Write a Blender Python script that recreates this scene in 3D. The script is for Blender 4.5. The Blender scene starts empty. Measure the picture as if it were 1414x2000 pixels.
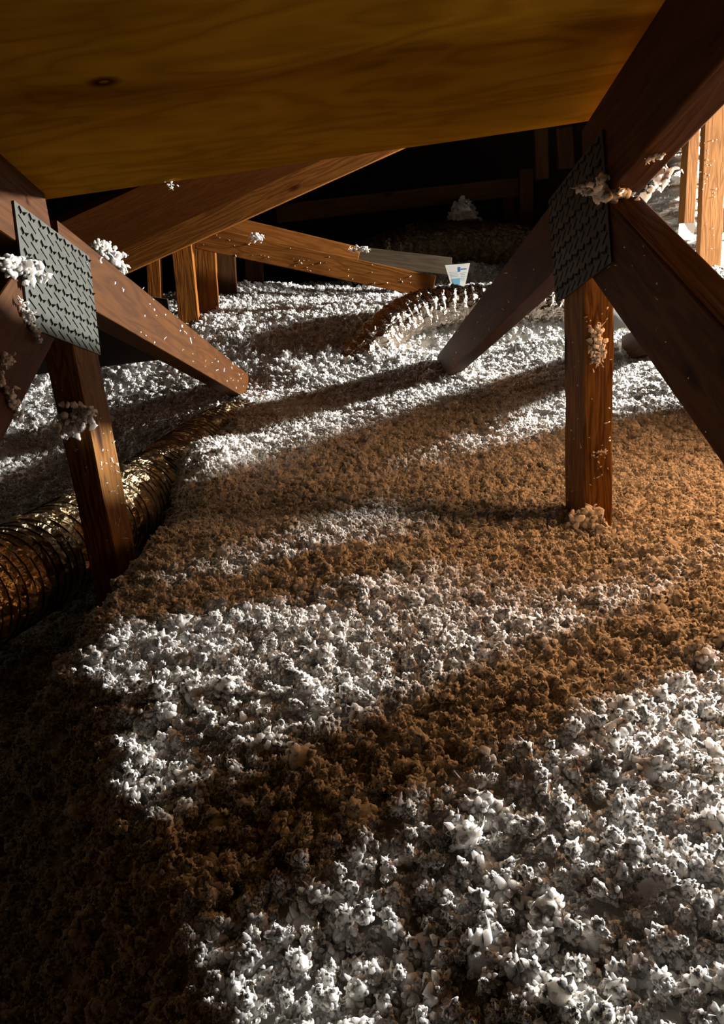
import bpy, bmesh, math, random
import numpy as np
from mathutils import Vector, Matrix, Quaternion

S = bpy.context.scene
COL = S.collection
random.seed(7)
RNG = np.random.default_rng(11)

# ------------------------------------------------------------------ camera, light, exposure
CAM_H, FPX, PITCH, ROLL = 0.37, 1502.0, math.radians(18.0), math.radians(5.4)
fwd = Vector((0, math.cos(PITCH), -math.sin(PITCH)))
r0 = Vector((1, 0, 0)); u0 = r0.cross(fwd)
rgt = r0 * math.cos(ROLL) - u0 * math.sin(ROLL)
upv = u0 * math.cos(ROLL) + r0 * math.sin(ROLL)
cam = bpy.data.cameras.new('camera'); camo = bpy.data.objects.new('camera', cam); COL.objects.link(camo)
camo.matrix_world = Matrix(((rgt.x, upv.x, -fwd.x, 0), (rgt.y, upv.y, -fwd.y, 0), (rgt.z, upv.z, -fwd.z, CAM_H), (0, 0, 0, 1)))
cam.sensor_fit = 'VERTICAL'; cam.sensor_height = 24; cam.lens = FPX / 2000 * 24
cam.clip_start = 0.02
S.camera = camo
S.view_settings.view_transform = 'Standard'; S.view_settings.look = 'None'
S.view_settings.gamma = 1; S.view_settings.use_curve_mapping = False
S.view_settings.exposure = 0.0
S.cycles.max_bounces = 8; S.cycles.diffuse_bounces = 5; S.cycles.glossy_bounces = 3
S.cycles.transmission_bounces = 3; S.cycles.use_denoising = True
S.cycles.sample_clamp_indirect = 4.0
S.cycles.use_adaptive_sampling = True; S.cycles.adaptive_threshold = 0.03
w = bpy.data.worlds.new('world'); S.world = w; w.use_nodes = True
w.node_tree.nodes['Background'].inputs[0].default_value = (0.25, 0.12, 0.05, 1)
w.node_tree.nodes['Background'].inputs[1].default_value = 0.0

KEY = Vector((3.60, 2.80, 0.74)); KEY_AIM = Vector((0.0, 2.44, 0.07))
def lamp(name, kind, loc, aim, energy, color, **kw):
    l = bpy.data.lights.new(name, kind); l.energy = energy; l.color = color
    for k, v in kw.items(): setattr(l, k, v)
    o = bpy.data.objects.new(name, l); COL.objects.link(o); o.location = loc
    if aim is not None: o.rotation_euler = (Vector(aim) - Vector(loc)).to_track_quat('-Z', 'Y').to_euler()
    return o
lamp('work_lamp', 'SPOT', KEY, KEY_AIM, 2450, (1.0, 0.955, 0.88), spot_size=math.radians(67), spot_blend=0.16, shadow_soft_size=0.075)
lamp('warm_bounce_fill', 'SPOT', (0.72, 0.92, 0.40), (0.22, 0.86, 0.0), 13.0, (1.0, 0.45, 0.17), spot_size=math.radians(150), spot_blend=0.6, shadow_soft_size=0.14)  # unseen fill lamp, added to stand in for warm bounce off the wood

# ------------------------------------------------------------------ helpers
def ray(px, py): return fwd + rgt * ((px - 707) / FPX) - upv * ((py - 1000) / FPX)
def at_y(px, py, y):                      # survey point of the photograph at distance y
    d = ray(px, py); return Vector((0, 0, CAM_H)) + d * (y / d.y)
def at_x(px, py, x):
    d = ray(px, py); return Vector((0, 0, CAM_H)) + d * (x / d.x)

def tag(o, label=None, cat=None, group=None, kind=None):
    if label: o['label'] = label
    if cat: o['category'] = cat
    if group: o['group'] = group
    if kind: o['kind'] = kind
    return o
def empty(name, loc, label, cat, group=None):
    o = bpy.data.objects.new(name, None); COL.objects.link(o); o.location = loc
    o.empty_display_size = 0.05
    bpy.context.view_layer.update()
    return tag(o, label, cat, group)
def link(name, me, mat=None, parent=None, mw=None):
    o = bpy.data.objects.new(name, me); COL.objects.link(o)
    if mat: me.materials.append(mat)
    if parent is not None:
        o.parent = parent
        o.matrix_parent_inverse = Matrix.Identity(4)
        pw = PW.get(parent.name, parent.matrix_world.copy() if parent.type == 'EMPTY' else Matrix.Identity(4))
        o.matrix_local = pw.inverted() @ (mw if mw is not None else Matrix.Identity(4))
    elif mw is not None:
        o.matrix_world = mw
    PW[o.name] = mw if mw is not None else Matrix.Identity(4)
    return o
PW = {}
def mesh(name, v, f, smooth=False):
    me = bpy.data.meshes.new(name); me.from_pydata([tuple(map(float, p)) for p in v], [], f); me.update()
    if smooth: me.polygons.foreach_set('use_smooth', [True] * len(me.polygons))
    return me
def from_bm(name, bm, smooth=False):
    me = bpy.data.meshes.new(name); bm.to_mesh(me); bm.free()
    if smooth: me.polygons.foreach_set('use_smooth', [True] * len(me.polygons))
    return me

SL = 0.28                                 # roof pitch
# ------------------------------------------------------------------ materials
def mat(name):
    m = bpy.data.materials.new(name); m.use_nodes = True
    nt = m.node_tree
    return m, nt, nt.nodes['Principled BSDF']
def N(nt, t, **kw):
    n = nt.nodes.new(t)
    for k, v in kw.items(): setattr(n, k, v)
    return n
def ramp(nt, stops):
    r = N(nt, 'ShaderNodeValToRGB'); e = r.color_ramp.elements
    while len(e) < len(stops): e.new(0.5)
    for i, (p, c) in enumerate(stops): e[i].position = p; e[i].color = (*c, 1)
    return r
def wood(name, dark, mid, light, scale=1.0, rough=0.62, knots=True, broad=False):
    m, nt, b = mat(name); L = nt.links.new
    tc = N(nt, 'ShaderNodeTexCoord'); oi = N(nt, 'ShaderNodeObjectInfo')
    add = N(nt, 'ShaderNodeVectorMath', operation='MULTIPLY_ADD')
    L(tc.outputs['Object'], add.inputs[0]); add.inputs[1].default_value = (1, 1, 1)
    cx = N(nt, 'ShaderNodeCombineXYZ'); L(oi.outputs['Random'], cx.inputs[0]); L(oi.outputs['Random'], cx.inputs[1])
    L(cx.outputs[0], add.inputs[2])
    mp = N(nt, 'ShaderNodeMapping'); mp.inputs['Scale'].default_value = ((4.2 if broad else 1.6) * scale, 16 * scale, 16 * scale)
    L(add.outputs[0], mp.inputs[0])
    n1 = N(nt, 'ShaderNodeTexNoise'); n1.inputs['Scale'].default_value = 1.6; n1.inputs['Detail'].default_value = 3
    n1.inputs['Distortion'].default_value = 0.5
    L(mp.outputs[0], n1.inputs['Vector'])
    mul = N(nt, 'ShaderNodeMath', operation='MULTIPLY'); L(n1.outputs[0], mul.inputs[0]); mul.inputs[1].default_value = 15.0 if broad else 14.0
    fr = N(nt, 'ShaderNodeMath', operation='PINGPONG'); L(mul.outputs[0], fr.inputs[0]); fr.inputs[1].default_value = 1.0
    mp2 = N(nt, 'ShaderNodeMapping'); mp2.inputs['Scale'].default_value = (8, 260, 260); L(add.outputs[0], mp2.inputs[0])
    n2 = N(nt, 'ShaderNodeTexNoise'); n2.inputs['Scale'].default_value = 1; n2.inputs['Detail'].default_value = 4; L(mp2.outputs[0], n2.inputs['Vector'])
    mix = N(nt, 'ShaderNodeMix'); mix.data_type = 'FLOAT'; mix.inputs[0].default_value = 0.35
    L(fr.outputs[0], mix.inputs[2]); L(n2.outputs[0], mix.inputs[3])
    r = ramp(nt, [(0.05, dark), (0.45, mid), (0.95, light)]); L(mix.outputs[0], r.inputs[0])
    # slow blotches
    n3 = N(nt, 'ShaderNodeTexNoise'); n3.inputs['Scale'].default_value = 5; n3.inputs['Detail'].default_value = 3; L(add.outputs[0], n3.inputs['Vector'])
    r3 = ramp(nt, [(0.3, (0.72, 0.68, 0.62)), (0.7, (1.08, 1.04, 1.0))]); L(n3.outputs[0], r3.inputs[0])
    mm = N(nt, 'ShaderNodeMix'); mm.data_type = 'RGBA'; mm.blend_type = 'MULTIPLY'; mm.inputs[0].default_value = 0.8
    L(r.outputs[0], mm.inputs[6]); L(r3.outputs[0], mm.inputs[7])
    out = mm.outputs[2]
    if knots:
        mp4 = N(nt, 'ShaderNodeMapping'); mp4.inputs['Scale'].default_value = (4.5, 12, 12); L(add.outputs[0], mp4.inputs[0])
        vo = N(nt, 'ShaderNodeTexVoronoi'); vo.inputs['Scale'].default_value = 1.0; L(mp4.outputs[0], vo.inputs['Vector'])
        rk = ramp(nt, [(0.05, (0.10, 0.05, 0.03)), (0.10, (0.42, 0.30, 0.22)), (0.16, (1, 1, 1))]); L(vo.outputs['Distance'], rk.inputs[0])
        mk = N(nt, 'ShaderNodeMix'); mk.data_type = 'RGBA'; mk.blend_type = 'MULTIPLY'; mk.inputs[0].default_value = 1
        L(out, mk.inputs[6]); L(rk.outputs[0], mk.inputs[7]); out = mk.outputs[2]
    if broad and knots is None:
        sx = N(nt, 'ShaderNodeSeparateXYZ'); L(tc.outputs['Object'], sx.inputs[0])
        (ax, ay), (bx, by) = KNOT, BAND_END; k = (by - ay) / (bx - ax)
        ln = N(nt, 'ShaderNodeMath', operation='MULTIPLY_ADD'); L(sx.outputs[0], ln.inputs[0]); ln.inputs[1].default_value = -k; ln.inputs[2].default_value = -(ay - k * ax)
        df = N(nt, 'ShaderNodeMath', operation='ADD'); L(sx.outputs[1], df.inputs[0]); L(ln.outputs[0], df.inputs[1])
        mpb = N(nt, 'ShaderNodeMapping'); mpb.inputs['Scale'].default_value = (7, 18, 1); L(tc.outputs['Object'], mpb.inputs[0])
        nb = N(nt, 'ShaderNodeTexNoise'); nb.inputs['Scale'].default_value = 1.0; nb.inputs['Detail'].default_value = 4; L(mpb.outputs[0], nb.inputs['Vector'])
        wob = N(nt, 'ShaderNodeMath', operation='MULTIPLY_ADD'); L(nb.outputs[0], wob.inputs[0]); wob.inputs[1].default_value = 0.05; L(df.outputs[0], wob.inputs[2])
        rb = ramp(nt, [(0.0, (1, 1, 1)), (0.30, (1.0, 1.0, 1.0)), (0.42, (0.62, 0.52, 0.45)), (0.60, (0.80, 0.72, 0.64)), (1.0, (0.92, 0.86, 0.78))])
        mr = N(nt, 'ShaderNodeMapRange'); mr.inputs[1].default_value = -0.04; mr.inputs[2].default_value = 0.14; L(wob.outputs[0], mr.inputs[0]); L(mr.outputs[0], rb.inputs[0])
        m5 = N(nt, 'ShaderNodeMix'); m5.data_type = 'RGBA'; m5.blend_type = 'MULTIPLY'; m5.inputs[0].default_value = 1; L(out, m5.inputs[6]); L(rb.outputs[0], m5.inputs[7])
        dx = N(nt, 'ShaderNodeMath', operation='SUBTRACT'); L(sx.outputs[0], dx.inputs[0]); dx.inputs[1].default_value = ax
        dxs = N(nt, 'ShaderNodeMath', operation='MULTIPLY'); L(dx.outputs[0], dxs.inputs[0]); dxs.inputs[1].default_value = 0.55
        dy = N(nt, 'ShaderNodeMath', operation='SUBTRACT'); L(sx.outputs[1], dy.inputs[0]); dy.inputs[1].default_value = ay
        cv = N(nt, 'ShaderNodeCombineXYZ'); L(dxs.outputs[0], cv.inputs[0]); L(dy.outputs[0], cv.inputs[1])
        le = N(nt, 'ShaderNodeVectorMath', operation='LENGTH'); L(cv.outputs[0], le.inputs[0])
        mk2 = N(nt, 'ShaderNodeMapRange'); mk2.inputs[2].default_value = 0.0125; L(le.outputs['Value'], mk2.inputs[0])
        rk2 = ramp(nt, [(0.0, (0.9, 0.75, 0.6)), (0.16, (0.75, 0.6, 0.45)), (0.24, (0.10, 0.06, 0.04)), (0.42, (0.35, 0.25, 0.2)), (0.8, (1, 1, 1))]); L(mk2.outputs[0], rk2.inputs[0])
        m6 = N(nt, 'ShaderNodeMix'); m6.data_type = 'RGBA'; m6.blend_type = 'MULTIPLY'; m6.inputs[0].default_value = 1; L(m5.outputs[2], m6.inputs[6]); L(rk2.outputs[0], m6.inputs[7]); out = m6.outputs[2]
    L(out, b.inputs['Base Color']); b.inputs['Roughness'].default_value = rough
    b.inputs['Specular IOR Level'].default_value = 0.0 if broad else 0.12
    bp = N(nt, 'ShaderNodeBump'); bp.inputs['Strength'].default_value = 0.35; bp.inputs['Distance'].default_value = 0.0015
    L(mix.outputs[0], bp.inputs['Height']); L(bp.outputs[0], b.inputs['Normal'])
    return m
M = {}
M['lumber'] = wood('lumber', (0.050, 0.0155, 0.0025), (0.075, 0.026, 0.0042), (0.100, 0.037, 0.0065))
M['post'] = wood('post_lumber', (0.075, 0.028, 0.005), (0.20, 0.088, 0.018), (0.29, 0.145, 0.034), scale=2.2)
M['far_shaded'] = wood('far_shaded_lumber', (0.030, 0.011, 0.003), (0.048, 0.018, 0.005), (0.065, 0.026, 0.008))  # far timbers: their shade is painted into a darker colour
M['stud'] = wood('lit_stud_lumber', (0.18, 0.072, 0.018), (0.24, 0.102, 0.028), (0.29, 0.13, 0.04))  # brighter lumber copy, direct lamp light put into its colour
M['rear'] = wood('rear_orange_lumber', (0.17, 0.058, 0.009), (0.25, 0.092, 0.016), (0.32, 0.125, 0.026))
def on_deck(px, py):
    d = ray(px, py); c = Vector((0, 0, CAM_H)); n = Vector((-.045, SL, 1)); t = (0.4885 + SL - n.dot(c)) / n.dot(d); return tuple((c + d * t)[:2])
KNOT, BAND_END = on_deck(203, 160), on_deck(900, 78)
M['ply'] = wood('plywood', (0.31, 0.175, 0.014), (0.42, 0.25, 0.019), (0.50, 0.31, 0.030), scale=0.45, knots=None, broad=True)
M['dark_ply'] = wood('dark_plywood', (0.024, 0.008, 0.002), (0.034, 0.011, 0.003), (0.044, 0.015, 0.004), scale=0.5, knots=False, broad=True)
M['grey_wood'] = wood('grey_weathered_wood', (0.045, 0.033, 0.022), (0.065, 0.048, 0.032), (0.085, 0.062, 0.042))

def plain(name, c, rough=0.8, metal=0.0):
    m, nt, b = mat(name); b.inputs['Base Color'].default_value = (*c, 1); b.inputs['Roughness'].default_value = rough
    b.inputs['Metallic'].default_value = metal
    nz = N(nt, 'ShaderNodeTexNoise'); nz.inputs['Scale'].default_value = 60; nz.inputs['Detail'].default_value = 4
    bp = N(nt, 'ShaderNodeBump'); bp.inputs['Strength'].default_value = 0.2; bp.inputs['Distance'].default_value = 0.001
    nt.links.new(nz.outputs[0], bp.inputs['Height']); nt.links.new(bp.outputs[0], b.inputs['Normal'])
    return m
def galv(name, a, c):
    m, nt, b = mat(name); L = nt.links.new
    nz = N(nt, 'ShaderNodeTexNoise'); nz.inputs['Scale'].default_value = 45; nz.inputs['Detail'].default_value = 5
    tc = N(nt, 'ShaderNodeTexCoord'); L(tc.outputs['Object'], nz.inputs['Vector'])
    r = ramp(nt, [(0.3, a), (0.7, c)]); L(nz.outputs[0], r.inputs[0])
    L(r.outputs[0], b.inputs['Base Color']); b.inputs['Metallic'].default_value = 0.35; b.inputs['Roughness'].default_value = 0.55
    return m
M['steel'] = galv('galvanised_steel', (0.045, 0.048, 0.042), (0.072, 0.076, 0.068))
M['dark_steel'] = galv('dark_plate_steel', (0.016, 0.015, 0.011), (0.036, 0.034, 0.025))  # darker steel tone for the right nail plate
M['slot_shade'] = plain('painted_slot_shade', (0.015, 0.012, 0.010), 0.9)  # near-black slot floors paint in the shade of the punched holes
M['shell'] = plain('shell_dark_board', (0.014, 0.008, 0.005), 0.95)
M['drywall'] = plain('drywall', (0.5, 0.47, 0.43), 0.95)

def fluff_mat():
    m, nt, b = mat('white_glass_wool'); L = nt.links.new
    tc = N(nt, 'ShaderNodeTexCoord')
    geo = N(nt, 'ShaderNodeNewGeometry')
    nz = N(nt, 'ShaderNodeTexNoise'); nz.inputs['Scale'].default_value = 9.0; nz.inputs['Detail'].default_value = 2
    L(geo.outputs['Position'], nz.inputs['Vector'])
    r = ramp(nt, [(0.35, (0.86, 0.83, 0.77)), (0.62, (0.94, 0.93, 0.90))]); L(nz.outputs[0], r.inputs[0])
    n2 = N(nt, 'ShaderNodeTexNoise'); n2.inputs['Scale'].default_value = 260; n2.inputs['Detail'].default_value = 3
    L(geo.outputs['Position'], n2.inputs['Vector'])
    bp = N(nt, 'ShaderNodeBump'); bp.inputs['Strength'].default_value = 0.40; bp.inputs['Distance'].default_value = 0.003
    L(n2.outputs[0], bp.inputs['Height'])
    L(r.outputs[0], b.inputs['Base Color']); L(bp.outputs[0], b.inputs['Normal'])
    b.inputs['Roughness'].default_value = 1.0; b.inputs['Specular IOR Level'].default_value = 0.0
    b.inputs['Subsurface Weight'].default_value = 0.85; b.inputs['Subsurface Scale'].default_value = 0.022
    b.inputs['Subsurface Radius'].default_value = (1.0, 0.92, 0.82)
    return m
M['fluff'] = fluff_mat()

def foil_mat(name, c, rough=0.30, s=1.0):
    m, nt, b = mat(name); L = nt.links.new
    b.inputs['Base Color'].default_value = (*c, 1); b.inputs['Metallic'].default_value = 1.0; b.inputs['Roughness'].default_value = rough
    tc = N(nt, 'ShaderNodeTexCoord')
    n1 = N(nt, 'ShaderNodeTexNoise'); n1.inputs['Scale'].default_value = 55 * s; n1.inputs['Detail'].default_value = 5; n1.inputs['Distortion'].default_value = 1.2
    v1 = N(nt, 'ShaderNodeTexVoronoi'); v1.feature = 'DISTANCE_TO_EDGE'; v1.inputs['Scale'].default_value = 42 * s
    L(tc.outputs['Object'], n1.inputs['Vector']); L(tc.outputs['Object'], v1.inputs['Vector'])
    a = N(nt, 'ShaderNodeMath', operation='ADD'); L(n1.outputs[0], a.inputs[0]); L(v1.outputs['Distance'], a.inputs[1])
    bp = N(nt, 'ShaderNodeBump'); bp.inputs['Strength'].default_value = 1.0; bp.inputs['Distance'].default_value = 0.014
    L(a.outputs[0], bp.inputs['Height']); L(bp.outputs[0], b.inputs['Normal'])
    return m
M['foil'] = foil_mat('aluminium_foil', (0.86, 0.84, 0.80))
M['foil_warm'] = foil_mat('warm_reflection_foil', (0.85, 0.66, 0.40), 0.33)  # silver foil with the warm reflection put into its base colour
M['bright_foil'] = foil_mat('bright_crumpled_foil', (0.93, 0.92, 0.88), 0.42, 0.8)
M['duct_foil'] = foil_mat('wrinkled_duct_foil', (0.50, 0.42, 0.35), 0.22, 0.6)
M['shaded'] = foil_mat('shaded_dark_jacket', (0.10, 0.065, 0.035), 0.55)  # far duct jacket, darkened in colour to paint the shade back there
M['thread'] = plain('dark_scrim_thread', (0.05, 0.04, 0.03), 0.6)

# ------------------------------------------------------------------ noise in numpy
def _h(ix, iy, s):
    n = (ix * 374761393 + iy * 668265263 + s * 974634777) & 0x7fffffff
    n = ((n ^ (n >> 13)) * 1274126177) & 0x7fffffff
    return ((n ^ (n >> 16)) & 0xffff) / 65535.0
def vnoise(x, y, s=0):
    ix = np.floor(x).astype(np.int64); iy = np.floor(y).astype(np.int64); fx = x - ix; fy = y - iy
    fx = fx * fx * (3 - 2 * fx); fy = fy * fy * (3 - 2 * fy)
    return (_h(ix, iy, s) * (1 - fx) + _h(ix + 1, iy, s) * fx) * (1 - fy) + (_h(ix, iy + 1, s) * (1 - fx) + _h(ix + 1, iy + 1, s) * fx) * fy
def fbm(x, y, s=0, o=3):
    return sum((vnoise(x * 2 ** k, y * 2 ** k, s + k) - .5) / 2 ** k for k in range(o))
def worley(x, y, s=0):
    ix = np.floor(x).astype(np.int64); iy = np.floor(y).astype(np.int64); best = np.full(np.shape(x), 9.0)
    for dx in (-1, 0, 1):
        for dy in (-1, 0, 1):
            cx = ix + dx; cy = iy + dy
            px = cx + _h(cx, cy, s); py = cy + _h(cx, cy, s + 17)
            best = np.minimum(best, (px - x) ** 2 + (py - y) ** 2)
    return np.sqrt(best)
def sm(a, b, x):
    t = np.clip((x - a) / (b - a), 0, 1); return t * t * (3 - 2 * t)
def bump2(x, y, cx, cy, sx, sy): return np.exp(-((x - cx) / sx) ** 2 - ((y - cy) / sy) ** 2)

# height of the loose fill above its mean level
def hbase(x, y):
    h = 0.205 * sm(2.42, 3.22, y)
    h = h + 0.10 * bump2(x, y, -0.55, 3.75, 0.5, 0.40) + 0.05 * sm(3.5, 4.5, y)
    h = h + 0.055 * sm(.30, -.26, x + .2 * (y - .7)) * sm(1.16, .92, y + .15 * x) * (.12 + .88 * sm(.1, .75, y))          # near mound between the two trusses
    e = -.25 + .5 * np.clip(.62 - y, 0, .5)
    h = h - 0.16 * sm(0, .16, e - x) * sm(1.62, 1.12, y)          # hollow along the left truss
    h = h + 0.055 * bump2(x, y, -0.30, 1.44, 0.065, 0.26) - 0.05 * bump2(x, y, .92, 2.55, .09, .14)
    h = h - 0.17 * bump2(x, y, -0.84, 1.85, 0.34, 0.55)
    h = h + 0.37 * bump2(x, y, 0.66, 4.2, 0.15, 0.18) + 0.26 * bump2(x, y, 0.38, 4.2, 0.12, 0.18)
    h = h + 0.04 * bump2(x, y, 0.44, 3.18, 0.10, 0.12)
    h = h - 0.075 * np.exp(-((y - 2.84) / .12) ** 2) * sm(.06, .26, x)          # dip in front of the silver duct
    return h
def height(x, y):
    h = hbase(x, y)
    h = h + 0.020 * fbm(x * 6, y * 6, 3, 2)
    h = h + 0.009 * (0.55 - worley(x * 15, y * 15, 5))
    h = h + 0.008 * (0.55 - worley(x * 34, y * 34, 9))
    return h
def hz(x, y): return float(height(np.array([x]), np.array([y]))[0])

# ------------------------------------------------------------------ the setting
def slab(name, pts, thick, m, kind='structure', parent=None):
    """pts: four corners of the lower face, thickness along its normal away from the room"""
    p = [Vector(q) for q in pts]; n = (p[1] - p[0]).cross(p[3] - p[0]).normalized() * thick
    v = [tuple(q) for q in p] + [tuple(q + n) for q in p]
    f = [(0, 1, 2, 3), (7, 6, 5, 4)] + [((i + 1) % 4, i, 4 + i, 4 + (i + 1) % 4) for i in range(4)]
    o = link(name, mesh(name, v, f), m, parent)
    if kind: o['kind'] = kind
    return o
X0, X1, Y0, Y1, ZT = -3.2, 5.6, -1.6, 5.6, 2.0
slab('floor', [(X0, Y1, -.26), (X1, Y1, -.26), (X1, Y0, -.26), (X0, Y0, -.26)], .02, M['drywall'])
slab('wall_left', [(X0, Y0, -.3), (X0, Y0, ZT), (X0, Y1, ZT), (X0, Y1, -.3)], .02, M['shell'])
slab('wall_right', [(X1, Y1, -.3), (X1, Y1, ZT), (X1, Y0, ZT), (X1, Y0, -.3)], .02, M['shell'])
slab('wall_back', [(X0, Y1, -.3), (X0, Y1, ZT), (X1, Y1, ZT), (X1, Y1, -.3)], .02, M['shell'])
slab('wall_front', [(X1, Y0, -.3), (X1, Y0, ZT), (X0, Y0, ZT), (X0, Y0, -.3)], .02, M['shell'])
slab('ceiling', [(X0, Y0, ZT), (X1, Y0, ZT), (X1, Y1, ZT), (X0, Y1, ZT)], .02, M['shell'])

# pitched roof sheathing that ends one metre ahead of the camera
def deck(x, y, up=0.0): return (x, y, 0.4885 + .045 * x + SL * (1.0 - y) + up)
def sheathing():
    bm = bmesh.new(); nx = 90
    xs = np.linspace(-2.6, 3.2, nx); rows = [-1.4, -0.6, 0.2, 0.8, 1.0]
    lo, hi = [], []
    ang = math.atan(SL)
    # local frame: X along the panel, so the grain follows it
    for j, y in enumerate(rows):
        a, b2 = [], []
        for x in xs:
            yy = y + (0.004 * (vnoise(np.array([x * 30.]), np.array([0.5]), 2)[0] - .5) if j == 4 else 0)
            p = Vector(deck(x, yy)); a.append(bm.verts.new(p)); b2.append(bm.verts.new(p + Vector((0, SL, 1)).normalized() * 0.014))
        lo.append(a); hi.append(b2)
    for j in range(len(rows) - 1):
        for i in range(nx - 1):
            bm.faces.new((lo[j][i], lo[j + 1][i], lo[j + 1][i + 1], lo[j][i + 1]))
            bm.faces.new((hi[j][i], hi[j][i + 1], hi[j + 1][i + 1], hi[j + 1][i]))
    for i in range(nx - 1):
        bm.faces.new((lo[-1][i], hi[-1][i], hi[-1][i + 1], lo[-1][i + 1])); bm.faces.new((lo[0][i], lo[0][i + 1], hi[0][i + 1], hi[0][i]))
    for j in range(len(rows) - 1):
        bm.faces.new((lo[j][0], hi[j][0], hi[j + 1][0], lo[j + 1][0])); bm.faces.new((lo[j][-1], lo[j + 1][-1], hi[j + 1][-1], hi[j][-1]))
    bmesh.ops.recalc_face_normals(bm, faces=bm.faces)
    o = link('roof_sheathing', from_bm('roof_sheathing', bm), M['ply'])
    tag(o, 'wide plywood roof sheathing sloping overhead, grained lower edge and a dark knot', 'roof sheathing', kind='structure')
    return o
sheathing()

# ------------------------------------------------------------------ lumber
def beam_bm(L, wy, wz, segs=1, bev=0.0022, cut0=0.0, cut1=0.0, rough=0.0, seed=0):
    """box from x=0..L, wy wide (local Y), wz deep (local Z), end cuts sheared by cut (x shift per unit z)"""
    bm = bmesh.new(); rr = random.Random(seed)
    rings = []
    for i in range(segs + 1):
        t = i / segs; ring = []
        for (sy, sz) in ((-1, -1), (1, -1), (1, 1), (-1, 1)):
            z = sz * wz / 2; x = L * t + (cut0 * (1 - t) + cut1 * t) * z
            jy = (rr.random() - .5) * rough if 0 < i < segs else 0; jz = (rr.random() - .5) * rough if 0 < i < segs else 0
            ring.append(bm.verts.new((x, sy * wy / 2 + jy, z + jz)))
        rings.append(ring)
    for i in range(segs):
        for k in range(4):
            bm.faces.new((rings[i][k], rings[i + 1][k], rings[i + 1][(k + 1) % 4], rings[i][(k + 1) % 4]))
    bm.faces.new(rings[0][::-1]); bm.faces.new(rings[-1])
    bmesh.ops.recalc_face_normals(bm, faces=bm.faces)
    if bev:
        es = [e for e in bm.edges if len(e.link_faces) == 2 and e.calc_face_angle(0) > 0.8]
        bmesh.ops.bevel(bm, geom=es, offset=bev, segments=2, affect='EDGES', profile=0.6)
    return bm
def frame(p0, p1, ref):
    """matrix with X along p0->p1 and Z as near to ref as can be"""
    a = (Vector(p1) - Vector(p0)); x = a.normalized(); z = (Vector(ref) - x * x.dot(Vector(ref))).normalized(); y = z.cross(x)
    m = Matrix((x, y, z)).transposed().to_4x4(); m.translation = Vector(p0); return m, a.length
def beam(name, p0, p1, ref, wy, wz, m, parent=None, **kw):
    mw, L = frame(p0, p1, ref)
    return link(name, from_bm(name, beam_bm(L, wy, wz, seed=hash(name) % 99, **kw)), m, parent, mw)

def nail_plate(parent, x, side, cy=0.975, cz=0.372, Lg=0.228, Hh=0.132, ang=-13.7, label=None, seed=1, m=None):
    """punched steel plate on the face of a truss; side=+1: faces +X"""
    rr = random.Random(seed)
    nu, nv = 9, 12; du, dv = Lg / nu, Hh / nv
    v, f, mi = [], [], []
    TH = 0.0022
    def add(u, w, d): v.append((u, w, d)); return len(v) - 1
    for i in range(nu):
        for j in range(nv):
            u0_, w0_ = -Lg / 2 + i * du, -Hh / 2 + j * dv
            e = 0.0
            oc = [add(u0_, w0_, TH), add(u0_ + du, w0_, TH), add(u0_ + du, w0_ + dv, TH), add(u0_, w0_ + dv, TH)]
            cu, cw = u0_ + du * (.5 + (.0 if j % 2 else .12)), w0_ + dv * .5
            cu += (rr.random() - .5) * .0012
            if j % 2 == 0:   # slit, lies aslant
                a, b2 = .0104, .0024; t = math.radians(-30)
                q = [(-a, -b2), (a, -b2), (a, b2), (-a, b2)]
            else:            # punched tooth hole, three cornered
                a, b2 = .0058, .0046; t = math.radians(-20)
                q = [(-a, -b2 * .4), (a * .3, -b2), (a, b2 * .3), (-a * .2, b2)]
            ic = []
            for (qu, qw) in q:
                uu = cu + qu * math.cos(t) - qw * math.sin(t); ww = cw + qu * math.sin(t) + qw * math.cos(t)
                ww = min(max(ww, w0_ + .0004), w0_ + dv - .0004); uu = min(max(uu, u0_ + .0006), u0_ + du - .0006)
                ic.append((uu, ww))
            it = [add(p[0], p[1], TH) for p in ic]; ib = [add(p[0], p[1], 0.0004) for p in ic]
            for k in range(4):
                f.append((oc[k], oc[(k + 1) % 4], it[(k + 1) % 4], it[k])); mi.append(0)
                f.append((it[k], it[(k + 1) % 4], ib[(k + 1) % 4], ib[k])); mi.append(0)
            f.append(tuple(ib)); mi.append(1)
            if j % 2 == 1:   # lifted burr beside the hole
                p = ic[2]; b0 = add(p[0], p[1], TH); b1 = add(p[0] + .003, p[1] - .0035, TH); b3 = add(p[0] + .0042, p[1] + .001, TH); bt = add(p[0] + .0015, p[1] - .0008, TH + .0032 + rr.random() * .002)
                for tri in ((b0, b1, bt), (b1, b3, bt), (b3, b0, bt)): f.append(tri); mi.append(0)
    # rim
    c = [(-Lg / 2, -Hh / 2), (Lg / 2, -Hh / 2), (Lg / 2, Hh / 2), (-Lg / 2, Hh / 2)]
    a = [add(*p, TH) for p in c]; b2 = [add(*p, 0.0) for p in c]
    for k in range(4): f.append((a[k], b2[k], b2[(k + 1) % 4], a[(k + 1) % 4])); mi.append(0)
    f.append(tuple(b2[::-1])); mi.append(0)
    me = mesh('nail_plate', v, f); me.materials.append(m or M['steel']); me.materials.append(M['slot_shade'])
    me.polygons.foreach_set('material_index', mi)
    a_ = math.radians(ang); uax = Vector((0, math.cos(a_), math.sin(a_))); wax = Vector((0, -math.sin(a_), math.cos(a_)))
    nax = Vector((side, 0, 0))
    mw = Matrix((uax, wax, nax)).transposed().to_4x4(); mw.translation = Vector((x + side * .0005, cy, cz))
    o = link('nail_plate', me, None, parent, mw)
    if label: o['label'] = label
    return o

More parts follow.
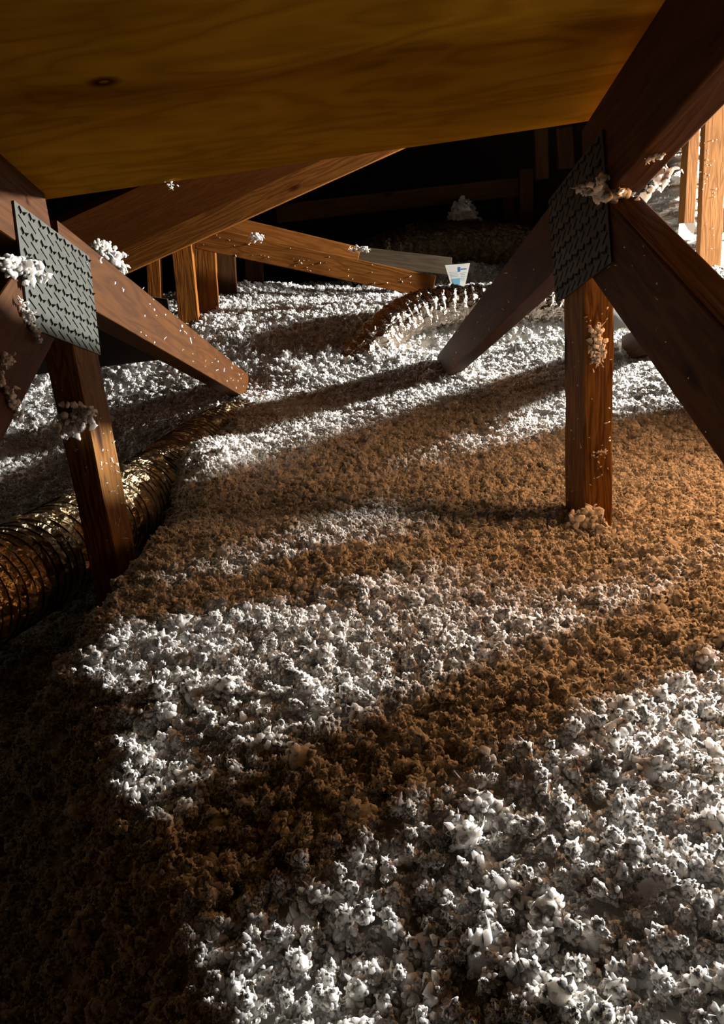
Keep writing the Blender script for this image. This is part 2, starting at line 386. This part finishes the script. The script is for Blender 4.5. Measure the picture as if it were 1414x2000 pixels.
T = 0.038; D = 0.089
def truss(xc, label, plates=(1,), wood_key='lumber', dy=0.0, group='parallel roof trusses', seed=0):
    """one flat roof truss in the plane x = xc"""
    root = empty('roof_truss', (xc, 1.02, -0.02), label, 'truss', group)
    m = M[wood_key]; zr = (0, 0, 1)
    # top chord from above the camera down to the joint
    f = lambda y, off: (xc, y, 0.489 + SL * (1 - y) - off)
    off = .098 / 2 / math.cos(math.atan(SL)) + .001
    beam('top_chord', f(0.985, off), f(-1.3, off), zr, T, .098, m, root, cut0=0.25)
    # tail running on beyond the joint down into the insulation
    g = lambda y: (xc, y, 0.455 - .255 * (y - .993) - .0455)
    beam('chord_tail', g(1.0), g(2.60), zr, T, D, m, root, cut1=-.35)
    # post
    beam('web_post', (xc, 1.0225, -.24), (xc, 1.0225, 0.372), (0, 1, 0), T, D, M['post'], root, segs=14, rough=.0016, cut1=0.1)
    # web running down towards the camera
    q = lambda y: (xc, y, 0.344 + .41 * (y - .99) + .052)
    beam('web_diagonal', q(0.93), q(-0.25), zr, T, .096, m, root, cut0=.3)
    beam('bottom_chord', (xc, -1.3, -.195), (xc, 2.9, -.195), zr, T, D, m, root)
    if 1 in plates: nail_plate(root, xc + T / 2, +1, label='grey punched steel nail plate' if plates else None, seed=seed)
    if dy: root.location.y += dy
    if -1 in plates: nail_plate(root, xc - T / 2, -1, cy=1.0, cz=0.385, Lg=0.232, Hh=0.140, label='dark punched steel nail plate with bent burrs', seed=seed + 5, m=M['dark_steel'])
    return root
XL, XR, SP = -0.355, 0.317, 0.645
truss(XL, 'left timber truss with pale grey punched plate, its post beside the left foil duct', (1,), seed=1)
truss(XR, 'right timber truss with dark nail plate, its grained post standing in white fluff', (-1,), seed=2)
truss(XR + SP, 'timber truss at right edge with only its brown tail end showing', (), dy=.07, seed=3)

# ------------------------------------------------------------------ loose fill: clumps scattered on a bumpy bed
def lobe(v, f, p, d, length, rad, curl, rr, sides=6, rings=5, tip=.25):
    d = Vector(d).normalized(); ax = d.orthogonal().normalized(); ax.rotate(Quaternion(d, rr.random() * 6.28))
    base = len(v); pos = Vector(p)
    for i in range(rings):
        t = i / (rings - 1)
        r = rad * (math.sin(math.pi * min(1, .22 + t * .72)) ** .7) * (1 - t * (1 - tip))
        if i == rings - 1: r = rad * tip * .5
        a = d.orthogonal().normalized(); b = d.cross(a)
        for k in range(sides):
            th = 2 * math.pi * k / sides
            jit = 1 + (rr.random() - .5) * .5
            v.append(pos + (a * math.cos(th) + b * math.sin(th)) * r * jit)
        pos = pos + d * (length / (rings - 1))
        d.rotate(Quaternion(ax, curl / rings + (rr.random() - .5) * .35))
    for i in range(rings - 1):
        for k in range(sides):
            q = base + i * sides
            f.append((q + k, q + (k + 1) % sides, q + sides + (k + 1) % sides, q + sides + k))
    f.append(tuple(base + (rings - 1) * sides + k for k in range(sides)))
    f.append(tuple(base + k for k in reversed(range(sides))))
def clump(seed, nl=24, wisps=5, stretch=(1, 1, 1), core=.58, rad=(.20, .34), length=(.25, .55)):
    rr = random.Random(seed); v, f = [], []
    bm = bmesh.new(); bmesh.ops.create_icosphere(bm, subdivisions=2, radius=core)
    idx = {}
    for q in bm.verts: idx[q.index] = len(v); v.append(q.co * (1 + (rr.random() - .5) * .45))
    for q in bm.faces: f.append(tuple(idx[x.index] for x in q.verts))
    bm.free()
    for i in range(nl):
        z = 1 - 2 * rr.random(); th = rr.random() * 6.283; s = math.sqrt(max(0, 1 - z * z))
        d = Vector((s * math.cos(th), s * math.sin(th), z))
        t = Vector((rr.gauss(0, 1), rr.gauss(0, 1), rr.gauss(0, 1)))
        lobe(v, f, d * core * (.6 + rr.random() * .4), d + t * .55, rr.uniform(*length), rr.uniform(*rad), rr.gauss(0, 1.6), rr, tip=.6)
    for i in range(wisps):
        z = rr.random(); th = rr.random() * 6.283; s = math.sqrt(max(0, 1 - z * z)); d = Vector((s * math.cos(th), s * math.sin(th), z))
        lobe(v, f, d * core, d + Vector((rr.gauss(0, .4), rr.gauss(0, .4), rr.gauss(0, .3))), rr.uniform(.5, .95), rr.uniform(.06, .11), rr.gauss(0, 2.2), rr, rings=6, tip=.2)
    v = [(p.x * stretch[0], p.y * stretch[1], p.z * stretch[2]) for p in v]
    me = mesh('clump', v, f, True)
    return me
def loose_fill():
    # bed
    gx = np.concatenate([np.arange(-2.6, -1.2, .05), np.arange(-1.2, 1.6, .014), np.arange(1.6, 4.6, .05)])
    gy = np.concatenate([np.arange(-.9, .1, .05), np.arange(.1, 2.6, .014), np.arange(2.6, 4.8, .03), np.arange(4.8, 5.5, .06)])
    XX, YY = np.meshgrid(gx, gy); ZZ = height(XX, YY) - .018
    nx, ny = len(gx), len(gy)
    v = np.stack([XX, YY, ZZ], -1).reshape(-1, 3)
    i, j = np.meshgrid(np.arange(nx - 1), np.arange(ny - 1)); a = (j * nx + i).ravel()
    fq = np.stack([a, a + 1, a + nx + 1, a + nx], -1)
    # points for clumps
    P = []
    def zone(ya, yb, sp, margin, smin, smax, jz, xmax=9, xmin=-9, dz=0.0):
        ys = np.arange(ya, yb, sp)
        for y in ys:
            hw = margin + .60 * max(y, .15)
            xs = np.arange(max(-hw, xmin), min(hw, xmax), sp)
            x = xs + RNG.uniform(-.6, .6, len(xs)) * sp; yy = y + RNG.uniform(-.6, .6, len(xs)) * sp
            z = height(x, yy) + RNG.uniform(-1, 1, len(xs)) * jz * .7 + dz
            s = RNG.uniform(smin, smax, len(xs)) * (1 + .8 * (RNG.random(len(xs)) > .94))
            P.append(np.stack([x, yy, z, s], -1))
    zone(.08, 1.3, .0100, .12, .0062, .0108, .004, dz=-.007)
    zone(.08, 1.3, .0125, .12, .0050, .0098, .006, dz=.001)
    zone(.08, 1.1, .030, .12, .0025, .0050, .006, dz=.006)
    zone(1.3, 2.6, .0150, .25, .0075, .0125, .006)
    zone(2.6, 4.7, .0200, .30, .010, .016, .008, xmax=2.3, xmin=-2.2)
    P = np.concatenate(P)
    # keep the members and ducts clear of buried clumps
    keep = np.ones(len(P), bool)
    for (cx, cy, cz, r) in DUCT_PTS:
        keep &= ~(((P[:, 0] - cx) ** 2 + (P[:, 1] - cy) ** 2 + (P[:, 2] - cz) ** 2) < (r * .93) ** 2)
    P = P[keep]
    nb = len(v); npnt = len(P)
    me = bpy.data.meshes.new('loose_fill_insulation')
    allv = np.concatenate([v, P[:, :3]])
    me.vertices.add(len(allv)); me.vertices.foreach_set('co', allv.astype(np.float32).ravel())
    me.loops.add(len(fq) * 4); me.loops.foreach_set('vertex_index', fq.astype(np.int32).ravel())
    me.polygons.add(len(fq)); me.polygons.foreach_set('loop_start', np.arange(0, len(fq) * 4, 4, dtype=np.int32))
    me.polygons.foreach_set('use_smooth', np.ones(len(fq), bool))
    me.update(calc_edges=True)
    def attr(n, t, d, k): a = me.attributes.new(n, t, 'POINT'); a.data.foreach_set(k, d.ravel())
    attr('tuft', 'BOOLEAN', np.concatenate([np.zeros(nb, bool), np.ones(npnt, bool)]), 'value')
    attr('size', 'FLOAT', np.concatenate([np.zeros(nb), P[:, 3]]).astype(np.float32), 'value')
    rot = np.zeros((nb + npnt, 3), np.float32); rot[nb:] = RNG.uniform(0, 6.283, (npnt, 3))
    attr('spin', 'FLOAT_VECTOR', rot, 'vector')
    attr('pick', 'INT', np.concatenate([np.zeros(nb), RNG.integers(0, 12, npnt)]).astype(np.int32), 'value')
    o = link('loose_fill_insulation', me, M['fluff'])
    tag(o, 'white loose blown glass wool clumps covering the whole attic floor', 'insulation', kind='stuff')
    src = bpy.data.collections.new('clump_shapes')
    for k in range(12):
        c = clump(100 + k, nl=24 + k, wisps=k % 3, stretch=(1, 1, .85), rad=(.14, .24 + .008 * k))
        c.materials.append(M['fluff']); src.objects.link(bpy.data.objects.new('clump', c))
    ng = bpy.data.node_groups.new('scatter_clumps', 'GeometryNodeTree')
    ng.interface.new_socket('Geometry', in_out='INPUT', socket_type='NodeSocketGeometry')
    ng.interface.new_socket('Geometry', in_out='OUTPUT', socket_type='NodeSocketGeometry')
    n = ng.nodes; L = ng.links.new
    gi = n.new('NodeGroupInput'); go = n.new('NodeGroupOutput')
    def na(name, t): q = n.new('GeometryNodeInputNamedAttribute'); q.data_type = t; q.inputs[0].default_value = name; return q.outputs[0]
    ci = n.new('GeometryNodeCollectionInfo'); ci.inputs[0].default_value = src; ci.inputs[1].default_value = True; ci.inputs[2].default_value = True
    iop = n.new('GeometryNodeInstanceOnPoints')
    L(gi.outputs[0], iop.inputs['Points']); L(na('tuft', 'BOOLEAN'), iop.inputs['Selection']); L(ci.outputs[0], iop.inputs['Instance'])
    iop.inputs['Pick Instance'].default_value = True; L(na('pick', 'INT'), iop.inputs['Instance Index'])
    e2r = n.new('FunctionNodeEulerToRotation'); L(na('spin', 'FLOAT_VECTOR'), e2r.inputs[0]); L(e2r.outputs[0], iop.inputs['Rotation'])
    L(na('size', 'FLOAT'), iop.inputs['Scale'])
    dg = n.new('GeometryNodeDeleteGeometry'); dg.domain = 'POINT'; L(gi.outputs[0], dg.inputs[0]); L(na('tuft', 'BOOLEAN'), dg.inputs[1])
    jg = n.new('GeometryNodeJoinGeometry'); L(dg.outputs[0], jg.inputs[0]); L(iop.outputs[0], jg.inputs[0]); L(jg.outputs[0], go.inputs[0])
    md = o.modifiers.new('scatter', 'NODES'); md.node_group = ng
    print('clump instances', npnt, 'bed faces', len(fq))

# ------------------------------------------------------------------ flexible ducts
DUCT_PTS = []
def spline(pts, n):
    P = [Vector(p) for p in pts]; P = [2 * P[0] - P[1]] + P + [2 * P[-1] - P[-2]]; out = []
    segs = len(P) - 3
    for i in range(n + 1):
        t = i / n * segs; k = min(int(t), segs - 1); u = t - k
        a, b, c, d = P[k:k + 4]
        out.append(0.5 * ((2 * b) + (c - a) * u + (2 * a - 5 * b + 4 * c - d) * u * u + (3 * b - a - 3 * c + d) * u ** 3))
    return out
def duct(label, pts, rad, m, pitch=.03, ridge=.05, crumple=.10, sides=40, squash=1.0, cat='duct', thread=False, seed=0, name='flex_duct'):
    pl = spline(pts, 60); L = sum((pl[i + 1] - pl[i]).length for i in range(60)); n = int(L / .006)
    pl = spline(pts, n); rr = np.random.default_rng(seed)
    v, f, hel = [], [], []
    pa = None; acc = 0
    for i, p in enumerate(pl):
        d = (pl[min(i + 1, n)] - pl[max(i - 1, 0)]).normalized()
        if pa is None: a = (Vector((0, 0, 1)) - d * d.z); a = a.normalized() if a.length > .1 else d.orthogonal().normalized()
        else: a = (pa - d * pa.dot(d)).normalized()
        pa = a; b = d.cross(a)
        th = np.arange(sides) / sides * 2 * np.pi
        ph = (acc / pitch - th / (2 * np.pi))
        rdg = np.abs(np.sin(np.pi * ph))                       # sag between the turns of the wire
        crx = fbm(th * 7 / 6.283 * 3 + seed * 13, np.full(sides, acc * 55.), seed, 3) + .8 * fbm(np.full(sides, acc * 140.) + th * 1.5, th * 1.2 + seed, seed + 4, 2)
        r = rad * (1 - ridge * rdg + crumple * crx * (.35 + rdg))
        for k in range(sides):
            o = a * math.cos(th[k]) * squash + b * math.sin(th[k])
            v.append(p + o * r[k])
        hth = 2 * math.pi * acc / pitch; hel.append(p + (a * math.cos(hth) * squash + b * math.sin(hth)) * rad * 1.012)
        if i < n: acc += (pl[i + 1] - p).length
        if i % 5 == 0: DUCT_PTS.append((p.x, p.y, p.z, rad))
    for i in range(n):
        for k in range(sides):
            q = i * sides; f.append((q + k, q + (k + 1) % sides, q + sides + (k + 1) % sides, q + sides + k))
    f.append(tuple(range(sides))[::-1]); f.append(tuple(n * sides + k for k in range(sides)))
    root = empty(name, pl[0], label, cat)
    link('foil_jacket', mesh('foil_jacket', v, f, True), m, root)
    if thread:
        vv, ff = [], []
        hp = []
        acc = 0
        fine = spline(pts, n * 6); pa = None
        for i, p in enumerate(fine):
            d = (fine[min(i + 1, n * 6)] - fine[max(i - 1, 0)]).normalized()
            if pa is None: a = (Vector((0, 0, 1)) - d * d.z).normalized()
            else: a = (pa - d * pa.dot(d)).normalized()
            pa = a; b = d.cross(a); t = 2 * math.pi * acc / pitch
            hp.append((p + (a * math.cos(t) * squash + b * math.sin(t)) * rad * 1.008, d, a * math.cos(t) + b * math.sin(t)))
            if i < n * 6: acc += (fine[i + 1] - p).length
        for i, (p, d, o) in enumerate(hp):
            for (du_, do_) in ((-.0008, -.001), (.0008, -.001), (0, .0012)): vv.append(p + d * du_ + o * do_)
            if i:
                q = 3 * (i - 1)
                for k in range(3): ff.append((q + k, q + (k + 1) % 3, q + 3 + (k + 1) % 3, q + 3 + k))
        link('spiral_thread', mesh('spiral_thread', vv, ff), M['thread'], root)
    return root
duct('silver foil duct, warm reflection in its colour, lying low behind the left truss post', [at_y(-170, 1225, .82), at_y(50, 1112, 1.05), at_y(185, 1030, 1.25), at_y(285, 962, 1.5), at_y(350, 902, 1.85), at_y(440, 842, 2.15), at_y(560, 810, 2.5)], .072, M['foil_warm'], pitch=.019, ridge=.05, crumple=.16, thread=True, seed=1)
duct('wrinkled silver foil duct half sunk in fluff behind the right truss', [at_y(660, 760, 2.72), at_y(735, 664, 2.80), at_y(800, 616, 2.88), at_y(880, 597, 2.94), at_y(1000, 597, 2.97), at_y(1095, 600, 2.97), at_y(1250, 640, 2.95), at_y(1400, 670, 2.95)], .074, M['duct_foil'], pitch=.042, ridge=.075, crumple=.15, seed=2)
duct('shade-darkened duct lying far back under tall fluff heaps', [(.03, 4.05, .32), (.25, 4.0, .40), (.55, 3.95, .42), (.9, 3.95, .38), (1.3, 4.0, .3)], .10, M['shaded'], pitch=.05, ridge=.08, crumple=.15, seed=3)
duct('thick upright silver duct glittering behind the two lit studs', [(1.60, 3.68, -.2), (1.60, 3.68, .2), (1.58, 3.68, .6), (1.58, 3.68, 1.1), (1.58, 3.66, 1.6)], .23, M['bright_foil'], pitch=.05, ridge=.08, crumple=.30, sides=64, seed=4)
loose_fill()

# ------------------------------------------------------------------ framing further back
YB = 3.05
rt = empty('rear_truss', at_y(365, 612, YB), 'orange rear truss of sloping chord and short posts behind left truss', 'truss')
def seg(name, a, b, y0, y1, ref, wy, wz, m, parent=rt, **kw): return beam(name, at_y(*a, y0), at_y(*b, y1), ref, wy, wz, m, parent, **kw)
seg('top_chord', (215, 519), (790, 258), YB, YB, (0, 0, 1), .038, .098, M['rear'])
seg('web_post', (372, 640), (355, 470), YB + .04, YB + .04, (1, 0, 0), .038, .075, M['rear'])
seg('web_post', (407, 620), (398, 450), YB + .16, YB + .16, (1, 0, 0), .038, .085, M['rear'])
seg('web_post', (306, 640), (300, 480), YB + .04, YB + .04, (1, 0, 0), .038, .05, M['rear'])
seg('web_post', (446, 590), (440, 470), YB + .5, YB + .5, (1, 0, 0), .038, .08, M['far_shaded'])
seg('web_post', (500, 590), (494, 470), YB + .7, YB + .7, (1, 0, 0), .038, .08, M['far_shaded'])
c1 = empty('sloping_chord', at_y(838, 575, YB + .1), 'knotty orange two-ply chord sloping down to the paper card', 'timber')
seg('front_ply', (385, 463), (846, 561), YB + .08, YB + .08, (0, 0, 1), .038, .085, M['rear'], c1)
seg('rear_ply', (400, 432), (700, 504), YB + .30, YB + .30, (0, 0, 1), .038, .085, M['rear'], c1)
o = beam('grey_plank', at_y(690, 498, YB + .35), at_y(880, 520, YB + .35), (0, 0, 1), .03, .07, M['grey_wood']); tag(o, 'grey weathered plank behind the cut end of two-ply chord', 'plank')
# roof deck over the rear truss, running towards the camera from its chord
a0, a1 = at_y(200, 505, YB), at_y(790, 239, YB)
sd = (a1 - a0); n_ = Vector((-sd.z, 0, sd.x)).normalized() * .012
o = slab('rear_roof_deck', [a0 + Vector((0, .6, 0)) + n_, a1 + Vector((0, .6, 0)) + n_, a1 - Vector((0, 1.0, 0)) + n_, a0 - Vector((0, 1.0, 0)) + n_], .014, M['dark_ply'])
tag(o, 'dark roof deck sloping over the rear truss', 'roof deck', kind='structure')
# unlit board low on the left, its shade painted as near-black
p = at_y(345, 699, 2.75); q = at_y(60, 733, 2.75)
o = slab('unlit_board', [(p.x, 2.75, p.z), (q.x, 2.75, q.z), (q.x, 2.75, q.z + .33), (p.x, 2.75, p.z + .20)], .018, M['shell'], None)
tag(o, 'unlit upright board, shade painted near-black, low behind the left sloping chord', 'board')
# far back: level chord, posts with plates
far = empty('far_truss', at_y(1027, 420, 4.3), 'dim far truss with level chord and small plate in the dark', 'truss')
seg('level_chord', (540, 418), (1040, 362), 4.3, 4.3, (0, 0, 1), .038, .089, M['far_shaded'], far)
seg('web_post', (1027, 440), (1027, 330), 4.28, 4.28, (1, 0, 0), .038, .07, M['far_shaded'], far)
seg('web_post', (995, 430), (992, 380), 4.34, 4.34, (1, 0, 0), .038, .06, M['far_shaded'], far)
seg('web_post', (1058, 350), (1055, 240), 4.1, 4.1, (1, 0, 0), .038, .065, M['far_shaded'], far)
seg('web_post', (1105, 330), (1100, 250), 4.1, 4.1, (1, 0, 0), .038, .08, M['far_shaded'], far)
# studs at the right
for (px, wpx, label) in ((1340, 20, 'narrow lit stud left of the broad stud at right edge'), (1384, 42, 'broad bright orange stud near the right edge of picture')):
    y = 3.25 if wpx > 30 else 3.33
    s = empty('stud', at_y(px, 560, y), label, 'stud', 'studs by the upright duct')
    if wpx > 30:
        beam('upright', at_y(px - 7, 640, y), at_y(px + 16, 130, y), (1, 0, 0), .038, .089, M['stud'], s)
    else:
        beam('upright', at_y(px, 436, y), at_y(px + 14, 180, y), (1, 0, 0), .06, .044, M['stud'], s)
o = beam('short_block', at_y(1395, 450, 3.30), at_y(1450, 390, 3.30), (0, 0, 1), .038, .06, M['lumber']); tag(o, 'short slanting wood block at the right edge beside broad stud', 'wood block')

# unseen box added beyond the right trusses to shade the fluff between the posts
def shadow_blocker():
    root = empty('shadow_blocker', (2.0, 1.99, 0), 'unseen grey box added beyond the right truss to shade the fluff', 'shadow blocker')
    bm = beam_bm(.485, .29, .20, bev=.006); mw, _ = frame((2.0, 1.99, -.06), (2.0, 1.99, 1), (1, 0, 0)); link('blocker_box', from_bm('blocker_box', bm), M['steel'], root, mw)
    bm = bmesh.new(); bmesh.ops.create_cone(bm, cap_ends=True, segments=32, radius1=.06, radius2=.06, depth=.05)
    mw = Matrix.Translation((1.875, 1.99, .15)) @ Matrix.Rotation(math.pi / 2, 4, 'Y'); link('blocker_collar', from_bm('blocker_collar', bm), M['steel'], root, mw)
shadow_blocker()

# ------------------------------------------------------------------ paper card
def card():
    y = 3.10
    tl, tr, br, bl_ = at_y(869, 518, y), at_y(918, 514, y), at_y(905, 572, y), at_y(886, 574, y)
    root = empty('paper_card', (bl_ + br) / 2, 'white paper card with blue square stuck upright in the fluff', 'paper card')
    def quad(name, u0_, u1_, w0_, w1_, dep, m, th=.0006):
        def P(u, w): return (tl.lerp(tr, u)).lerp(bl_.lerp(br, u), w)
        c = [P(u0_, w1_), P(u1_, w1_), P(u1_, w0_), P(u0_, w0_)]
        nn = (c[1] - c[0]).cross(c[3] - c[0]).normalized()
        if nn.y > 0: nn = -nn
        v = [p + nn * dep for p in c] + [p + nn * (dep + th) for p in c]
        f = [(3, 2, 1, 0), (4, 5, 6, 7)] + [(i, (i + 1) % 4, 4 + (i + 1) % 4, 4 + i) for i in range(4)]
        bm = bmesh.new(); vs = [bm.verts.new(p) for p in v]
        for q in f: bm.faces.new([vs[k] for k in q])
        bmesh.ops.recalc_face_normals(bm, faces=bm.faces)
        return link(name, from_bm(name, bm), m, root)
    quad('sheet', 0, 1, 0, 1, 0, M['paper'])
    b = quad('printed_square', .16, .62, .48, .92, .0006, M['blue'], .0003); b['label'] = 'light blue printed square'
    b = quad('emblem', .52, .62, .10, .26, .0006, M['deep_blue'], .0003); b['label'] = 'dark blue emblem'
    quad('print_line', .64, .90, .16, .20, .0006, M['deep_blue'], .0003)
    for k in range(4): quad('print_line', .14, .54 - .05 * (k % 2), .25 + k * .05, .27 + k * .05, .0006, M['grey_print'], .0003)
    for k in range(5): quad('print_line', .66, .92 - .05 * (k % 2), .30 + k * .06, .32 + k * .06, .0006, M['grey_print'], .0003)
M['paper'] = plain('white_paper', (0.80, 0.82, 0.80), .8); M['blue'] = plain('pale_blue_ink', (0.16, 0.46, 0.68), .8)
M['deep_blue'] = plain('deep_blue_ink', (0.03, 0.16, 0.40), .8); M['grey_print'] = plain('grey_ink', (0.42, 0.50, 0.56), .8)
card()
# white scrap of facing behind the right post, and another under the narrow stud
def sheet(name, c, label, cat, m, n=8, amp=.006):
    a, b, c_, d = [Vector(q) for q in c]; v, f = [], []
    nn = (b - a).cross(d - a).normalized()
    for i in range(n + 1):
        for j in range(n + 1):
            u, w_ = i / n, j / n; p = a.lerp(b, u).lerp(d.lerp(c_, u), w_)
            p = p + nn * (amp * math.sin(u * 5 + w_ * 3)); v.append(p)
    k = len(v); v += [p + nn * .0015 for p in v]
    for i in range(n):
        for j in range(n):
            q = i * (n + 1) + j; f.append((q, q + n + 1, q + n + 2, q + 1)); f.append((k + q, k + q + 1, k + q + n + 2, k + q + n + 1))
    o = link(name, mesh(name, v, f, True), m); tag(o, label, cat); return o
sheet('facing_scrap', [at_y(1192, 650, 2.62), at_y(1275, 620, 2.62), at_y(1268, 560, 2.70), at_y(1188, 575, 2.70)], 'white facing scrap leaning behind the right truss post', 'facing scrap', M['paper'])
sheet('facing_scrap', [at_y(1322, 470, 3.38), at_y(1356, 468, 3.38), at_y(1356, 430, 3.40), at_y(1326, 434, 3.40)], 'white facing scrap below the narrow lit stud', 'facing scrap', M['paper'])

# ------------------------------------------------------------------ tufts caught on the framing
def tuft(loc, size, stretch, axis, label, seed, nl=26, wisps=6):
    """a fluffy bunch of small curled lobes strung along a bent spine"""
    rr = random.Random(500 + seed); v, f = [], []
    half = size * stretch[0]; bend = rr.gauss(0, .35)
    for i in range(int(nl * 2.2)):
        u = rr.uniform(-1, 1); env = (1 - abs(u) ** 2.2) ** .5 * .8 + .2
        c = Vector((u * half, bend * half * u * u + rr.gauss(0, .38) * size * stretch[1] * env, rr.gauss(0, .38) * size * stretch[2] * env))
        d = Vector((rr.gauss(0, 1), rr.gauss(0, 1), rr.gauss(0, 1)))
        lobe(v, f, c, d, size * rr.uniform(.25, .6), size * rr.uniform(.16, .30) * env, rr.gauss(0, 1.8), rr, tip=.55)
    for i in range(wisps):
        u = rr.uniform(-1, 1); c = Vector((u * half, bend * half * u * u, 0))
        d = Vector((rr.gauss(0, 1) + u, rr.gauss(0, .7) * stretch[1], rr.gauss(0, .7) * stretch[2]))
        lobe(v, f, c, d, size * rr.uniform(.7, 1.2), size * rr.uniform(.05, .09), rr.gauss(0, 2.4), rr, rings=6, tip=.3)
    me = mesh('insulation_tuft', v, f, True); me.materials.append(M['fluff'])
    o = bpy.data.objects.new('insulation_tuft', me); COL.objects.link(o)
    q = Vector((1, 0, 0)).rotation_difference(Vector(axis)); o.rotation_mode = 'QUATERNION'; o.rotation_quaternion = q; o.location = loc
    return tag(o, label, 'insulation tuft', 'tufts caught on the framing')
xl, xr = XL + T / 2, XR - T / 2
tuft(at_x(35, 520, xl + .004) , .020, (1.9, .5, .7), (.2, .9, -.25), 'large blurred tuft clinging over the pale grey nail plate', 1)
tuft(at_x(58, 625, xl + .004), .011, (2.6, .6, .6), (0, .5, -.8), 'thin tuft trailing down the pale grey plate', 2)
tuft(at_x(222, 505, xl - .012), .021, (3.2, .8, .75), (0, 1, -.32), 'long flat tuft on top of the left sloping chord', 3, nl=44)
tuft(at_x(145, 822, xl - .015), .024, (1.15, .7, .85), (.6, .2, .4), 'ragged tuft hanging on the left post', 4, nl=40, wisps=4)
tuft(at_x(22, 780, xl + .004), .012, (3.2, .5, .6), (0, .45, -.8), 'stringy tuft trailing down the left near diagonal', 5)
tuft(at_x(14, 703, xl + .003), .009, (1.3, .6, .8), (0, 1, 0), 'small tuft on the left near diagonal above the stringy one', 6)
tuft(at_x(1218, 362, xr + .02), .026, (1.7, .9, .9), (.9, .2, .15), 'big grey tuft draped where the right chord meets its diagonal', 7, nl=40)
tuft(at_x(1170, 385, xr), .013, (2.2, .6, .6), (.7, -.2, -.4), 'pointed tuft beside the dark nail plate', 8)
tuft(at_y(1163, 660, .974), .014, (1.3, .7, 1.2), (.3, 0, 1), 'white ragged tuft high on the right post', 9, nl=22, wisps=4)
tuft(at_y(1168, 690, .974), .011, (1.2, .6, .9), (.3, 0, 1), 'white tuft just below the high one on right post', 10)
tuft(at_y(1150, 1030, .96), .026, (1.0, .8, 1.3), (0, 0, 1), 'white tuft piled against the foot of the right post', 11, nl=40)
tuft(at_y(1170, 885, .974), .0075, (1.5, .6, .9), (1, 0, .2), 'small forked tuft halfway down the right post', 12, nl=8, wisps=3)
tuft(at_y(500, 463, YB + .03), .020, (1.3, .6, 1.3), (1, 0, .2), 'white tuft resting on the orange two-ply chord', 13)
tuft(at_y(700, 487, YB + .12), .022, (1.7, .7, .7), (1, 0, -.1), 'white tuft beside the grey plank on rear ply', 14)
tuft(at_y(1312, 282, .80), .012, (1.9, .6, .6), (.8, .1, .45), 'curled tuft under the right chord beside upright duct', 15)
tuft(at_x(1225, 332, xr + .02), .006, (1.5, .6, .6), (.5, 0, .8), 'tiny tuft on the right chord underside', 16)
tuft(Vector(deck(-.36, .70, -.004)) , .012, (1.5, .6, .35), (1, 0, 0), 'faint tuft stuck on the plywood sheathing', 17)
tuft(at_y(333, 357, .995), .006, (1, .7, 1.5), (0, 0, 1), 'tiny tuft hanging from the sheathing edge', 18, nl=8)
tuft(at_x(62, 822, xl + .003), .008, (1.2, .6, .9), (0, .4, -.8), 'knob of fluff at the end of the stringy left tuft', 19)
tuft(at_x(1268, 662, xr + .01), .006, (.8, .6, 1.8), (.1, 0, 1), 'upright tuft on the right near diagonal edge', 20, nl=9)

# tiny flecks dusted over the framing
def flecks():
    v, f = [], []; rr = random.Random(5)
    def fl(p, s):
        d = Vector((rr.gauss(0, 1), rr.gauss(0, 1), rr.gauss(0, 1)))
        lobe(v, f, Vector(p), d, s * rr.uniform(1.4, 4.0), s * rr.uniform(.35, .7), rr.gauss(0, 2), rr, sides=5, rings=4)
    for k in range(60): fl(Vector((xl + .001, 0, 0)) + Vector((0, 1.1 + 1.3 * rr.random(), 0)) + Vector((0, 0, 0)), 0.0) if False else None
    for k in range(46):
        y = rr.uniform(1.08, 2.5); z = .455 - .255 * (y - .993) - rr.random() * .088; fl((xl + .001, y, z), .0022 + .002 * rr.random())
    for k in range(34): fl((xl + .001, rr.uniform(.985, 1.06), rr.uniform(.0, .27)), .0016 + .0012 * rr.random())
    for k in range(18): fl((rr.uniform(XL - .018, xl), .977, rr.uniform(.0, .27)), .0014)
    for k in range(30): fl((rr.uniform(xr, xr + .036), .977, rr.uniform(.0, .30)), .0014 + .001 * rr.random())
    for k in range(16): fl((xr - .001, rr.uniform(.985, 1.06), rr.uniform(.0, .28)), .0018)
    for k in range(16):
        y = rr.uniform(.45, .95); z = .344 + .41 * (y - .99) + rr.random() * .1; fl((xr - .001, y, z), .0014)
    for k in range(16):
        y = rr.uniform(1.2, 2.4); z = .455 - .255 * (y - .993) - rr.random() * .088; fl((xr - .001, y, z), .0018)
    for k in range(40):
        t = rr.random(); p = at_y(385 + 461 * t, 463 + 98 * t + rr.uniform(-20, 20), YB + .06); fl(p, .003)
    for k in range(24):
        p = at_y(rr.uniform(1366, 1402), rr.uniform(230, 500), 3.23); fl(p, .0025)
    o = link('fibre_flecks', mesh('fibre_flecks', v, f, True), M['fluff'])
    tag(o, 'tiny white fibre flecks dusted over the truss timber', 'fibre flecks', kind='stuff')
flecks()
